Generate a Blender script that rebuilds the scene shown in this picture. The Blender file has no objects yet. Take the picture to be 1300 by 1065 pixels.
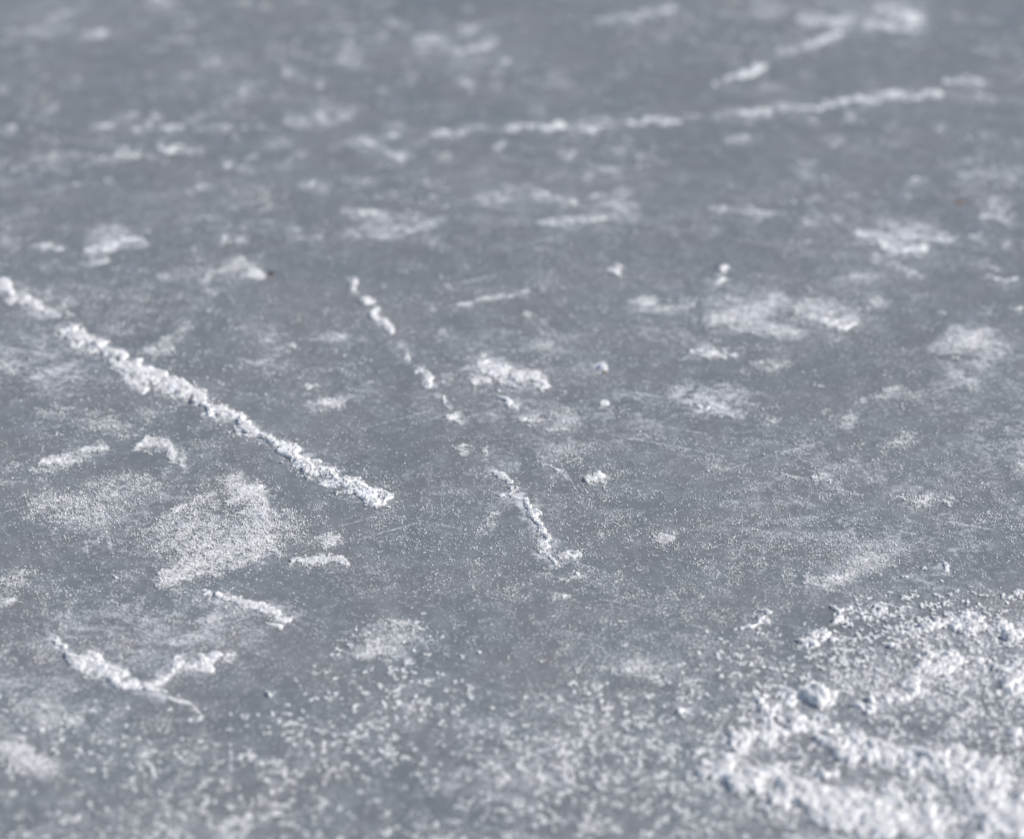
import bpy, math
import numpy as np

# ------------------------------------------------------------------ scene basics
sc = bpy.context.scene
COL = sc.collection
RNG = np.random.default_rng(20)

H_CAM, PITCH, TANH = 1.40, math.radians(30.0), 0.2217
ct, st = math.cos(PITCH), math.sin(PITCH)

def to_ground(px, py):
    nx = (np.asarray(px, float) - 650) / 650 * TANH
    ny = (532.5 - np.asarray(py, float)) / 650 * TANH
    t = H_CAM / (st - ny * ct)
    return nx * t, (ct + ny * st) * t

def to_pix(X, Y):
    d = Y * ct + H_CAM * st
    return X / d / TANH * 650 + 650, 532.5 - (Y * st - H_CAM * ct) / d / TANH * 650

# ------------------------------------------------------------------ noise
def _h(ix, iy, seed):
    n = (ix.astype(np.int64) * 374761393 + iy.astype(np.int64) * 668265263 + seed * 1442695041) & 0xFFFFFFFF
    n = ((n ^ (n >> 13)) * 1274126177) & 0xFFFFFFFF
    n = ((n ^ (n >> 16)) * 2246822519) & 0xFFFFFFFF
    return ((n ^ (n >> 15)) & 0xFFFFFF) / float(0xFFFFFF)

def vn(x, y, seed=0):
    xi, yi = np.floor(x), np.floor(y)
    fx, fy = x - xi, y - yi
    fx = fx * fx * fx * (fx * (fx * 6 - 15) + 10); fy = fy * fy * fy * (fy * (fy * 6 - 15) + 10)
    a, b = _h(xi, yi, seed), _h(xi + 1, yi, seed)
    c, d = _h(xi, yi + 1, seed), _h(xi + 1, yi + 1, seed)
    return (a * (1 - fx) + b * fx) * (1 - fy) + (c * (1 - fx) + d * fx) * fy

def fbm(x, y, seed=0, octv=4, gain=0.55):
    s = 0; a = 1.0; t = 0
    for k in range(octv):
        ca, sa = math.cos(0.6 * k), math.sin(0.6 * k)
        s = s + a * vn((x * ca - y * sa) * 2.03 ** k + 17.3 * k, (x * sa + y * ca) * 2.03 ** k - 9.1 * k, seed + k)
        t += a; a *= gain
    return s / t

def cn(v, k=2.3):
    return np.clip((v - 0.5) * k + 0.5, 0, 1)

def smooth(a, b, v):
    t = np.clip((v - a) / (b - a), 0, 1)
    return t * t * (3 - 2 * t)

# ------------------------------------------------------------------ materials
def nodes(name):
    m = bpy.data.materials.new(name); m.use_nodes = True
    nt = m.node_tree
    return m, nt, nt.nodes, nt.links, nt.nodes['Principled BSDF']

def mat_snow(thin=True):
    m, nt, N, L, p = nodes('thin_snow' if thin else 'snow')
    tc = N.new('ShaderNodeNewGeometry')
    n = N.new('ShaderNodeTexNoise'); n.inputs['Scale'].default_value = 90; n.inputs['Detail'].default_value = 5
    L.new(tc.outputs['Position'], n.inputs['Vector'])
    r = N.new('ShaderNodeValToRGB'); L.new(n.outputs['Fac'], r.inputs['Fac'])
    r.color_ramp.elements[0].position = .35; r.color_ramp.elements[0].color = (.86, .875, .90, 1)
    r.color_ramp.elements[1].position = .65; r.color_ramp.elements[1].color = (.95, .945, .93, 1)
    L.new(r.outputs['Color'], p.inputs['Base Color'])
    p.inputs['Roughness'].default_value = .42
    p.inputs['Subsurface Weight'].default_value = .7
    p.inputs['Subsurface Radius'].default_value = (1.0, 1.0, 1.0)
    p.inputs['Subsurface Scale'].default_value = .0035
    p.inputs['Specular IOR Level'].default_value = .45
    b = N.new('ShaderNodeTexNoise'); b.inputs['Scale'].default_value = 700; b.inputs['Detail'].default_value = 3
    L.new(tc.outputs['Position'], b.inputs['Vector'])
    bp = N.new('ShaderNodeBump'); bp.inputs['Strength'].default_value = .6; bp.inputs['Distance'].default_value = .0012
    L.new(b.outputs['Fac'], bp.inputs['Height']); L.new(bp.outputs['Normal'], p.inputs['Normal'])
    if thin:        # thin dustings of snow let the ice show between their crystals
        at = N.new('ShaderNodeAttribute'); at.attribute_name = 'cover'
        f = N.new('ShaderNodeTexNoise'); f.inputs['Scale'].default_value = 520; f.inputs['Detail'].default_value = 2
        L.new(tc.outputs['Position'], f.inputs['Vector'])
        mr = N.new('ShaderNodeMath'); mr.operation = 'MULTIPLY_ADD'; L.new(f.outputs['Fac'], mr.inputs[0])
        mr.inputs[1].default_value = 1.6; mr.inputs[2].default_value = -1.0
        ad = N.new('ShaderNodeMath'); ad.operation = 'MULTIPLY_ADD'; ad.use_clamp = True
        L.new(at.outputs['Fac'], ad.inputs[0]); ad.inputs[1].default_value = 1.75; L.new(mr.outputs[0], ad.inputs[2])
        L.new(ad.outputs[0], p.inputs['Alpha'])
    return m

def mat_ice():
    m, nt, N, L, p = nodes('ice')
    g = N.new('ShaderNodeNewGeometry')
    def noise(scale, detail, rough=.55, sy=1.0, sx=1.0, dist=0.0):
        mp = N.new('ShaderNodeMapping'); mp.inputs['Scale'].default_value = (sx, sy, 1)
        L.new(g.outputs['Position'], mp.inputs['Vector'])
        n = N.new('ShaderNodeTexNoise'); n.inputs['Scale'].default_value = scale
        n.inputs['Detail'].default_value = detail; n.inputs['Roughness'].default_value = rough
        n.inputs['Distortion'].default_value = dist
        L.new(mp.outputs['Vector'], n.inputs['Vector'])
        return n
    def ramp(src, stops):
        r = N.new('ShaderNodeValToRGB'); L.new(src, r.inputs['Fac'])
        e = r.color_ramp.elements
        while len(e) < len(stops): e.new(.5)
        for k, (pos, c) in enumerate(stops):
            e[k].position = pos; e[k].color = (*c, 1) if len(c) == 3 else c
        return r
    def mixc(fac, a, b, mode='MIX'):
        x = N.new('ShaderNodeMix'); x.data_type = 'RGBA'; x.blend_type = mode
        if isinstance(fac, float): x.inputs[0].default_value = fac
        else: L.new(fac, x.inputs[0])
        for s, v in ((6, a), (7, b)):
            if isinstance(v, tuple): x.inputs[s].default_value = (*v, 1)
            else: L.new(v, x.inputs[s])
        return x.outputs[2]
    def math_(op, a, b, clamp=False):
        x = N.new('ShaderNodeMath'); x.operation = op; x.use_clamp = clamp
        for s, v in ((0, a), (1, b)):
            if isinstance(v, (int, float)): x.inputs[s].default_value = v
            else: L.new(v, x.inputs[s])
        return x.outputs[0]
    big = noise(5.0, 4, .55, 1.0)
    base = ramp(big.outputs['Fac'], [(.30, ICE_A), (.52, ICE_B), (.72, ICE_C)]).outputs['Color']
    hue = noise(9.0, 3, .5)
    hr = ramp(hue.outputs['Fac'], [(.38, (.965, 1.0, 1.02)), (.62, (1.03, .99, 1.0))]).outputs['Color']
    base = mixc(1.0, base, hr, 'MULTIPLY')
    # cloudy trapped air
    mid = noise(34.0, 6, .62, .8)
    mr = ramp(mid.outputs['Fac'], [(.46, (0, 0, 0)), (.74, (.32, .32, .32))]).outputs['Color']
    base = mixc(mr, base, (.40, .43, .47))
    # fine frost bloom: density follows the "frost" attribute painted by the wind-blown snow
    at = N.new('ShaderNodeAttribute'); at.attribute_name = 'frost'
    sp = noise(420.0, 3, .7)
    sp2 = noise(120.0, 4, .65)
    s = math_('ADD', math_('MULTIPLY', sp.outputs['Fac'], .55), math_('MULTIPLY', sp2.outputs['Fac'], .45))
    for rz, sx, sy, wgt in ((.35, 90, 2.2, .17), (-.5, 110, 2.6, .15), (1.3, 120, 3.0, .10)):      # old blade scratches
        mp = N.new('ShaderNodeMapping'); mp.inputs['Rotation'].default_value = (0, 0, rz); L.new(g.outputs['Position'], mp.inputs['Vector'])
        m2 = N.new('ShaderNodeMapping'); m2.inputs['Scale'].default_value = (sy, sx, 1); L.new(mp.outputs['Vector'], m2.inputs['Vector'])
        sn = N.new('ShaderNodeTexNoise'); sn.inputs['Scale'].default_value = 1.0; sn.inputs['Detail'].default_value = 3; L.new(m2.outputs['Vector'], sn.inputs['Vector'])
        sr = ramp(sn.outputs['Fac'], [(.66, (0, 0, 0)), (.76, (wgt, wgt, wgt))])
        s = math_('ADD', s, sr.outputs['Color'])
    v = math_('ADD', s, math_('MULTIPLY', at.outputs['Fac'], .25))
    fr = ramp(v, [(.555, (0, 0, 0)), (.76, (1, 1, 1))]).outputs['Color']
    base = mixc(fr, base, (.68, .70, .73))
    L.new(base, p.inputs['Base Color'])
    p.inputs['Specular IOR Level'].default_value = .35
    rr = ramp(noise(60, 3).outputs['Fac'], [(.3, (.42, .42, .42)), (.7, (.62, .62, .62))])
    L.new(rr.outputs['Color'], p.inputs['Roughness'])
    b1 = noise(28, 5, .6, .7); b2 = noise(330, 3, .6)
    hsum = math_('ADD', math_('MULTIPLY', b1.outputs['Fac'], 1.0), math_('MULTIPLY', b2.outputs['Fac'], .07))
    bp = N.new('ShaderNodeBump'); bp.inputs['Strength'].default_value = .28; bp.inputs['Distance'].default_value = .0020
    L.new(hsum, bp.inputs['Height']); L.new(bp.outputs['Normal'], p.inputs['Normal'])
    return m

def mat_plain(name, c1, c2, rough=.7):
    m, nt, N, L, p = nodes(name)
    n = N.new('ShaderNodeTexNoise'); n.inputs['Scale'].default_value = 600
    g = N.new('ShaderNodeNewGeometry'); L.new(g.outputs['Position'], n.inputs['Vector'])
    r = N.new('ShaderNodeValToRGB'); L.new(n.outputs['Fac'], r.inputs['Fac'])
    r.color_ramp.elements[0].color = (*c1, 1); r.color_ramp.elements[1].color = (*c2, 1)
    L.new(r.outputs['Color'], p.inputs['Base Color']); p.inputs['Roughness'].default_value = rough
    return m

ICE_A, ICE_B, ICE_C = (.166, .183, .196), (.188, .203, .214), (.216, .227, .237)
SNOW, CRUMB, ICE = mat_snow(), mat_snow(False), mat_ice()
def crystal(m):
    nt = m.node_tree; N, L = nt.nodes, nt.links
    for nd in N:
        if nd.type == 'VALTORGB':
            nd.color_ramp.elements[0].color = (.93, .94, .95, 1); nd.color_ramp.elements[1].color = (.97, .97, .965, 1)
    p = N['Principled BSDF']; p.inputs['Subsurface Weight'].default_value = 0.0; p.inputs['Roughness'].default_value = .3; p.inputs['Alpha'].default_value = .97
    t = N.new('ShaderNodeBsdfTranslucent'); t.inputs['Color'].default_value = (.97, .97, .97, 1)
    x = N.new('ShaderNodeMixShader'); x.inputs[0].default_value = .10
    L.new(p.outputs[0], x.inputs[1]); L.new(t.outputs[0], x.inputs[2]); L.new(x.outputs[0], N['Material Output'].inputs['Surface'])
crystal(CRUMB)

# ------------------------------------------------------------------ mesh helpers
def make_mesh(name, V, F4, F3, smooth4=True, mat=SNOW, loc=None):
    """V (n,3); F4 (a,4) quads, F3 (b,3) tris -> one mesh object with its origin at its base"""
    V = np.asarray(V, np.float64)
    if loc is None:
        loc = (float((V[:, 0].min() + V[:, 0].max()) / 2), float((V[:, 1].min() + V[:, 1].max()) / 2), 0.0)
    V = V - np.array(loc)
    me = bpy.data.meshes.new(name)
    n4, n3 = len(F4), len(F3)
    me.vertices.add(len(V)); me.vertices.foreach_set('co', V.astype(np.float32).ravel())
    idx = np.concatenate([np.asarray(F4, np.int32).ravel(), np.asarray(F3, np.int32).ravel()])
    me.loops.add(len(idx)); me.loops.foreach_set('vertex_index', idx)
    me.polygons.add(n4 + n3)
    start = np.concatenate([np.arange(n4) * 4, n4 * 4 + np.arange(n3) * 3]).astype(np.int32)
    me.polygons.foreach_set('loop_start', start)
    sm = np.zeros(n4 + n3, bool); sm[:n4] = smooth4
    me.polygons.foreach_set('use_smooth', sm)
    me.update(calc_edges=True)
    me.materials.append(mat)
    o = bpy.data.objects.new(name, me); COL.objects.link(o); o.location = loc
    return o

OCT_V = np.array([(1, 0, 0), (-1, 0, 0), (0, 1, 0), (0, -1, 0), (0, 0, 1), (0, 0, -1)], float)
OCT_F = np.array([(0, 2, 4), (2, 1, 4), (1, 3, 4), (3, 0, 4), (2, 0, 5), (1, 2, 5), (3, 1, 5), (0, 3, 5)])

def grains(P, R, rng):
    """irregular crystals centred at P with radius R -> verts, tris"""
    n = len(P)
    if n == 0: return np.zeros((0, 3)), np.zeros((0, 3), int)
    q = rng.normal(size=(n, 4)); q /= np.linalg.norm(q, axis=1)[:, None]
    w, x, y, z = q.T
    M = np.stack([1 - 2 * (y * y + z * z), 2 * (x * y - z * w), 2 * (x * z + y * w),
                  2 * (x * y + z * w), 1 - 2 * (x * x + z * z), 2 * (y * z - x * w),
                  2 * (x * z - y * w), 2 * (y * z + x * w), 1 - 2 * (x * x + y * y)], 1).reshape(n, 3, 3)
    S = rng.uniform(.6, 1.35, (n, 6, 1))
    V = OCT_V[None] * S * (R[:, None, None])
    V = np.einsum('nij,nkj->nki', M, V); V[:, :, 2] *= .5
    V = V + P[:, None, :]
    F = OCT_F[None] + (np.arange(n) * 6)[:, None, None]
    return V.reshape(-1, 3), F.reshape(-1, 3)

# ------------------------------------------------------------------ snow masks in ground layout
GROW = 1.0
def stroke_mask(sk, px, py):
    if sk[0] == 'e':
        _, cx, cy, rx, ry, ang, I = sk
        a = math.radians(ang); dx, dy = px - cx, py - cy
        u = (dx * math.cos(a) + dy * math.sin(a)) / rx; v = (-dx * math.sin(a) + dy * math.cos(a)) / ry
        return I * np.clip(1 - (u * u + v * v) / GROW ** 2, 0, 1)
    _, pts, I = sk
    best = np.zeros_like(px)
    for (x0, y0, w0), (x1, y1, w1) in zip(pts[:-1], pts[1:]):
        dx, dy = x1 - x0, y1 - y0
        t = np.clip(((px - x0) * dx + (py - y0) * dy) / (dx * dx + dy * dy), 0, 1)
        d = np.hypot(px - (x0 + t * dx), py - (y0 + t * dy)); w = w0 + (w1 - w0) * t
        best = np.maximum(best, np.clip(1 - (d / (w * GROW)) ** 2, 0, 1))
    return I * best

def bounds(strokes):
    xs, ys = [], []
    for s in strokes:
        if s[0] == 'e':
            r = max(s[3], s[4]) if abs(s[5]) > 15 else s[3]; ry = s[4] + abs(math.sin(math.radians(s[5]))) * s[3]
            xs += [s[1] - r, s[1] + r]; ys += [s[2] - ry, s[2] + ry]
        else:
            for x, y, w in s[1]: xs += [x - w, x + w]; ys += [y - w, y + w]
    return min(xs), max(xs), min(ys), max(ys)

FROST = []          # every stroke also leaves a bloom of frost on the ice
SEED = [100]
GRM = 1.6

def snow(name, cat, label, strokes, H=2.0, k=1.55, c=1.0, p=.95, soft=.75, gr=1.0, clump=0, cr=(1.5, 4), ang=0.0, stretch=2.0,
         warp=.35, frost=.6, group=None, gsize=1.0, var=.55, open_=0.0, comp=0.0, step=None, spread=1.25, mat=None, nf=1.0):
    """one lying piece of snow: crusted body (height in mm) and the loose crystals on and around it"""
    SEED[0] += 7; seed = SEED[0]; rng = np.random.default_rng(seed)
    for s in strokes: FROST.append((s, frost))
    x0, x1, y0, y1 = bounds(strokes)
    mx, my = 6 + (x1 - x0) * .08, 6 + (y1 - y0) * .12
    x0 -= mx; x1 += mx; y0 -= my; y1 += my
    gx, gy = to_ground(np.array([x0, x1, x0, x1]), np.array([y0, y0, y1, y1]))
    X0, X1, Y0, Y1 = gx.min(), gx.max(), gy.min(), gy.max()
    depth = ((Y0 + Y1) / 2 * ct + H_CAM * st)
    s = step or .00115 * (depth / 2.5)
    nx, ny = int((X1 - X0) / s) + 2, int((Y1 - Y0) / s) + 2
    X, Y = np.meshgrid(X0 + np.arange(nx) * s, Y0 + np.arange(ny) * s)
    jx = (rng.random(X.shape) - .5) * s * .5; jy = (rng.random(X.shape) - .5) * s * .5
    X = X + jx; Y = Y + jy
    px, py = to_pix(X, Y)
    ws = 18.0; wa = 10 * warp
    wpx = px + (fbm(X * 1000 / ws, Y * 1000 / ws, seed + 40, 3) - .5) * 2.4 * wa * 1.4
    wpy = py + (fbm(X * 1000 / ws, Y * 1000 / ws, seed + 60, 3) - .5) * 2.4 * wa
    m = np.zeros_like(px)
    for sk in strokes: m = np.maximum(m, stroke_mask(sk, wpx, wpy))
    vr = .5 * cn(fbm(X * 1000 / 13 + 5, Y * 1000 / 13, seed + 80, 3)) + .5 * cn(fbm(X * 1000 / 34 + 5, Y * 1000 / 34, seed + 85, 3))
    m = np.clip(m * (1.12 - var + var * 1.3 * vr), 0, 1.2)
    if open_:
        m = m * smooth(open_ - .25, open_ + .25, .55 * cn(fbm(X * 24, Y * 30, seed + 90, 4), 2.6) + .45 * m)
    a = math.radians(ang); ca, sa = math.cos(a), math.sin(a)
    u, v = (X * ca + Y * sa) * 1000, (-X * sa + Y * ca) * 1000
    dsc = depth / 2.5 / nf
    n = .55 * cn(fbm(u / (9 * stretch) / dsc, v / 9 / dsc, seed, 4)) + .45 * cn(fbm(u / 2.6 / dsc, v / 2.6 / dsc, seed + 9, 3))
    mm = m ** p
    z = H * (mm * k - n * c)
    if comp: z = np.where(z > 0, H * comp * np.tanh(z / (H * comp)) * (.35 + .65 * np.clip(m * 1.3, 0, 1)), z)
    if clump:
        zc = np.full(X.shape, -5.0)
        nb = .45 + 1.5 * cn(fbm(X * 1000 / 2.4 / dsc, Y * 1000 / 2.4 / dsc, seed + 33, 3), 2.6)
        wgt = (m ** 1.2).ravel(); wgt = wgt / wgt.sum()
        ids = rng.choice(len(wgt), clump, p=wgt)
        for i in ids:
            iy, ix = divmod(int(i), nx)
            r = (cr[0] + (cr[1] - cr[0]) * rng.random() ** 2.2) * (.45 + .55 * m[iy, ix])
            rs = int(r / 1000 / s * 1.3) + 2
            a0, a1, b0, b1 = max(0, iy - rs), min(ny, iy + rs + 1), max(0, ix - rs), min(nx, ix + rs + 1)
            dx = (X[a0:a1, b0:b1] - X[iy, ix]) * 1000; dy = (Y[a0:a1, b0:b1] - Y[iy, ix]) * 1000
            th = rng.random() * 3.14; el = rng.uniform(.75, 1.3)
            du = (dx * math.cos(th) + dy * math.sin(th)) / el; dv = (-dx * math.sin(th) + dy * math.cos(th)) * el
            dd = (du * du + dv * dv) / (r * r)
            dd = dd * nb[a0:a1, b0:b1]
            base = max(0.0, float(z[iy, ix])) * .75
            bump = np.where(dd < 1, base + r * .85 * np.sqrt(np.clip(1 - dd, 0, 1)), -5.0)
            zc[a0:a1, b0:b1] = np.maximum(zc[a0:a1, b0:b1], bump)
        z = np.where(zc > -1, np.maximum(z, zc + (n - .5) * 1.6), z)
    rough = (vn(X * 1000 / 1.7, Y * 1000 / 1.7, seed + 77) - .5) * min(.85, .22 + H * .12) * depth / 2.5
    z = z + np.where(z > 0, rough, 0)
    z = np.maximum(z, -.6) / 1000
    # faces
    on = z > 0.00002
    cell = on[:-1, :-1] | on[1:, :-1] | on[:-1, 1:] | on[1:, 1:]
    used = np.zeros(on.shape, bool)
    used[:-1, :-1] |= cell; used[1:, :-1] |= cell; used[:-1, 1:] |= cell; used[1:, 1:] |= cell
    idm = np.full(on.shape, -1, np.int64); idm[used] = np.arange(used.sum())
    V = np.stack([X[used], Y[used], z[used]], 1)
    cy, cx = np.nonzero(cell)
    F4 = np.stack([idm[cy, cx], idm[cy, cx + 1], idm[cy + 1, cx + 1], idm[cy + 1, cx]], 1)
    # loose crystals
    FT = np.zeros((0, 3), int)
    if gr > 0:
        area = s * s * 1e6
        dens = (np.clip(m * spread, 0, 1) ** 1.3) * cn(fbm(u / 5 / dsc, v / 5 / dsc, seed + 21, 3), 3.0)
        lam = dens * area * .20 * gr * (GRM if gr < 4 else 1.0) / (dsc ** 2)
        cnt = rng.poisson(lam).ravel()
        ids = np.repeat(np.arange(len(cnt)), cnt)
        R = (rng.uniform(.28, .95, len(ids)) ** 1.3 + .12) * gsize * dsc ** 1.25 / 1000
        R = R * 1.0
        P = np.stack([X.ravel()[ids] + (rng.random(len(ids)) - .5) * s, Y.ravel()[ids] + (rng.random(len(ids)) - .5) * s,
                      np.maximum(z.ravel()[ids], 0) + R * rng.uniform(.2, .8, len(ids))], 1)
        GV, GF = grains(P, R, rng)
        FT = GF + len(V); V = np.concatenate([V, GV])
    if len(V) == 0: return None
    o = make_mesh(name, V, F4, FT, mat=mat or SNOW)
    o.data.materials.append(CRUMB)
    mi = np.zeros(len(F4) + len(FT), np.int32); mi[len(F4):] = 1
    o.data.polygons.foreach_set('material_index', mi)
    cov = np.ones(len(V)); nv = int(used.sum())
    cov[:nv] = np.clip(z[used] * 1000 / (soft * min(H, 2.2)), 0, 1)
    o.data.attributes.new('cover', 'FLOAT', 'POINT').data.foreach_set('value', cov.astype(np.float32))
    o['label'] = label; o['category'] = cat
    if group: o['group'] = group
    return o

# ------------------------------------------------------------------ the ridges and trails
RG = 'raised snow ridges and trails on the ice'
def skirt(pts, f, I):
    return ('l', [(x + (6 if i % 2 else -3), y + 2, w * f) for i, (x, y, w) in enumerate(pts)], I)
RP = [(90, 422, 9), (150, 456, 11), (180, 480, 15), (245, 500, 11), (310, 540, 11), (365, 575, 9), (425, 608, 11), (466, 628, 13), (500, 640, 5)]
GROW = .86
snow('snow_ridge', 'snow ridge', 'long thick crumbly snow ridge running diagonally across the left half',
     [('l', [(82, 420, 5), (98, 425, 9), (116, 433, 8), (150, 455, 9), (170, 468, 13), (188, 478, 13), (215, 488, 11), (245, 498, 12), (262, 514, 9),
             (285, 526, 9), (308, 538, 9), (332, 553, 9), (365, 573, 9), (400, 590, 10), (425, 606, 10), (445, 618, 11), (466, 626, 13), (482, 632, 8), (497, 637, 3)], 1.0), skirt(RP, 1.9, .2), skirt(RP, 1.4, .34)],
     H=5.6, k=1.5, c=.72, p=.8, gr=12, gsize=.72, clump=380, cr=(.4, 1.2), warp=1.1, var=.6, nf=.5, comp=.62, frost=1.0, group=RG)
snow('snow_ridge', 'snow ridge', 'short snow ridge cut off by the left edge, above the long diagonal ridge',
     [('l', [(-40, 345, 11), (0, 365, 11), (25, 380, 10), (48, 392, 9), (66, 402, 5), (72, 405, 2)], 1.0)], H=5.5, k=1.5, c=.85, p=.85, gr=10, gsize=.8,
     clump=130, cr=(.4, 1.3), warp=1.3, var=.65, nf=.65, comp=.6, frost=1.0, group=RG)
GROW = 1.0
snow('snow_spur', 'snow ridge', 'small bluish spur of snow leaning off the lower side of the long diagonal ridge',
     [('l', [(143, 458, 5), (152, 470, 6), (166, 486, 8), (184, 496, 4)], .8)], H=2.4, gr=3, clump=12, cr=(.8, 2), group=RG)
snow('snow_trail', 'snow trail', 'broken trail of bright snow crumbs going down right from above the centre',
     [('e', 446, 357, 6, 5, 0, 1), ('e', 450, 368, 6, 5, 0, 1), ('e', 466, 380, 9, 6, 20, 1), ('l', [(473, 397, 7), (482, 408, 7), (496, 419, 6)], 1),
      ('l', [(508, 440, 5), (520, 456, 6)], .6), ('l', [(533, 470, 6), (540, 480, 8), (549, 487, 5)], 1), ('l', [(560, 500, 3), (568, 516, 4)], .6),
      ('l', [(566, 531, 4), (578, 529, 9), (585, 535, 5)], .95)], H=2.2, k=1.65, p=.85, c=1.05, gr=7, gsize=.9, clump=40, cr=(.5, 1.5), warp=.55, frost=1.0, group=RG)
snow('snow_trail', 'snow trail', 'ragged snow trail ending in a sharp point below the centre',
     [('l', [(627, 598, 6), (640, 612, 4)], .7), ('e', 641, 628, 7, 4, 0, .9), ('l', [(652, 625, 7), (662, 632, 6), (668, 645, 4), (674, 652, 6)], .9),
      ('l', [(664, 655, 4), (680, 662, 6), (688, 678, 7), (692, 690, 11), (700, 698, 8)], .9), ('l', [(688, 704, 5), (698, 709, 5), (709, 720, 2)], .85),
      ('l', [(716, 708, 7), (726, 706, 10)], .85)], H=2.0, k=1.75, p=.8, c=1.05, gr=9, gsize=.85, clump=16, cr=(.5, 1.3), warp=.9, ang=-60, frost=1.0, group=RG)
GROW = .66
snow('snow_trail', 'snow trail', 'long broken white line of snow crossing the blurred far ice',
     [('l', [(488, 173, 4), (498, 172, 5)], .8), ('l', [(552, 170, 5), (582, 168, 5), (612, 162, 4)], .9), ('l', [(634, 165, 4), (664, 163, 5)], .8),
      ('l', [(672, 161, 7), (712, 160, 6)], 1.05), ('l', [(728, 167, 4), (752, 161, 7), (778, 153, 6)], .85), ('l', [(798, 157, 4), (858, 153, 5)], .95),
      ('l', [(878, 151, 2), (932, 143, 4)], .6), ('l', [(934, 143, 5), (976, 142, 6)], .95), ('e', 995, 138, 10, 6, 0, 1), ('l', [(1008, 142, 3), (1030, 138, 6)], .95),
      ('l', [(1040, 134, 3), (1066, 130, 4), (1078, 127, 8), (1108, 129, 5)], .95), ('l', [(1112, 122, 5), (1150, 121, 6)], 1), ('l', [(1164, 120, 5), (1188, 121, 6)], 1),
      ('l', [(1200, 122, 3), (1300, 128, 3)], .4), ('l', [(585, 167, 2.6), (670, 163, 2.6), (800, 157, 2.6), (935, 145, 2.6), (1080, 129, 2.6), (1190, 122, 2.6)], .62)], H=1.6, c=1.15, gr=.9, frost=.8, ang=5, stretch=3, warp=.7, group=RG)
snow('snow_streak', 'snow streak', 'bright slanting snow streak in the upper right, rising to the right',
     [('l', [(1018, 62, 4), (1040, 54, 6), (1063, 46, 7)], 1.1), ('l', [(985, 64, 4), (1020, 60, 5)], .6), ('l', [(966, 76, 3), (1005, 68, 3)], .5)], H=1.8, c=1.15, gr=.7, frost=.8, stretch=3, ang=30, warp=.6, group=RG)
snow('snow_streak', 'snow streak', 'thin slanting streak with a dot at its lower left end, upper right ice',
     [('e', 910, 108, 6, 6, 0, 1.0), ('l', [(922, 103, 3), (945, 94, 5), (970, 83, 5)], .95)], H=1.8, c=1.1, gr=.7, frost=.8, warp=.5, group=RG)
snow('snow_streak', 'snow streak', 'thin beaded snow line rising to the right, above the centre',
     [('l', [(540, 396, 3), (552, 394, 3)], .6), ('l', [(582, 388, 5), (600, 385, 3), (625, 380, 5)], .85), ('l', [(625, 380, 4), (648, 375, 3), (668, 369, 5)], .85)],
     H=1.8, c=1.1, gr=1.6, frost=.6, group=RG)
GROW = 1.0
snow('snow_wedge', 'snow ridge', 'wide bluish snow wedge narrowing to the right, bottom left',
     [('l', [(68, 810, 3), (92, 832, 10), (112, 846, 20), (135, 853, 18), (158, 866, 12), (185, 877, 8), (206, 885, 4)], .9)],
     H=3.4, k=1.6, c=.95, gr=6, clump=40, cr=(.8, 1.9), ang=-30, frost=1.0, warp=1.0, group=RG)
snow('snow_wedge', 'snow ridge', 'snow wedge opening up to the right from the tip of the bluish wedge',
     [('l', [(190, 872, 6), (206, 862, 10), (222, 848, 11), (245, 846, 13), (268, 838, 12)], .95), ('l', [(268, 835, 7), (302, 833, 3)], .5)],
     H=2.6, k=1.45, c=1.0, gr=4.5, clump=40, cr=(.8, 2.0), ang=25, frost=.9, warp=1.0, group=RG)
snow('snow_streak', 'snow streak', 'short thick snow streak sloping down right, left of lower centre',
     [('l', [(278, 757, 8), (292, 761, 8), (318, 770, 9), (345, 778, 7), (368, 785, 3)], 1.0), ('e', 352, 791, 11, 7, 20, .9), ('e', 256, 757, 12, 9, 0, .6)],
     H=2.2, c=1.0, gr=4.5, clump=20, cr=(.7, 1.8), ang=-15, stretch=3, frost=.8, warp=.8, group=RG)
snow('snow_trail', 'snow trail', 'faint low furrow edge of snow tailing off the bluish wedge at bottom left',
     [('l', [(214, 884, 4), (230, 892, 4), (252, 904, 3)], .7)], H=1.8, gr=2.0, clump=0, frost=.4, group=RG)

ORD = 'first second third fourth fifth sixth seventh eighth ninth tenth'.split()
def each(fn, label, strokes, kw):
    cxm = lambda k: k[1] if k[0] == 'e' else sum(q[0] for q in k[1]) / len(k[1])
    for i, k in enumerate(sorted(strokes, key=cxm)):
        fn(f'{label}, {ORD[i]} from the left', [k], **kw)

# ------------------------------------------------------------------ patches of scraped snow, near and middle
PG = 'thin snow patches scraped over the ice'
GROW = 1.18
def patch_each(label, strokes, **kw): each(patch, label, strokes, kw)
def patch(label, strokes, **kw):
    kw.setdefault('group', PG); kw.setdefault('H', 1.6); kw.setdefault('k', 1.47); kw.setdefault('warp', 1.0); kw.setdefault('soft', 1.4)
    kw['gr'] = kw.get('gr', 1.0) * 1.35
    return snow('snow_patch', 'snow patch', label, strokes, **kw)
patch('large fan shaped patch of fine scraped snow below the long diagonal ridge',
      [('e', 240, 675, 62, 34, -25, .62), ('e', 360, 665, 22, 30, 0, .45), ('l', [(300, 612, 16), (325, 640, 24), (335, 660, 24), (318, 685, 26)], .82), ('l', [(318, 685, 26), (280, 700, 26), (245, 718, 20), (205, 738, 9)], .78),
       ('l', [(345, 695, 10), (300, 712, 12)], .75), ('l', [(270, 668, 10), (250, 690, 14)], .6)], gr=6.5, ang=35, stretch=3, frost=.9, c=1.25, warp=1.2)
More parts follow.
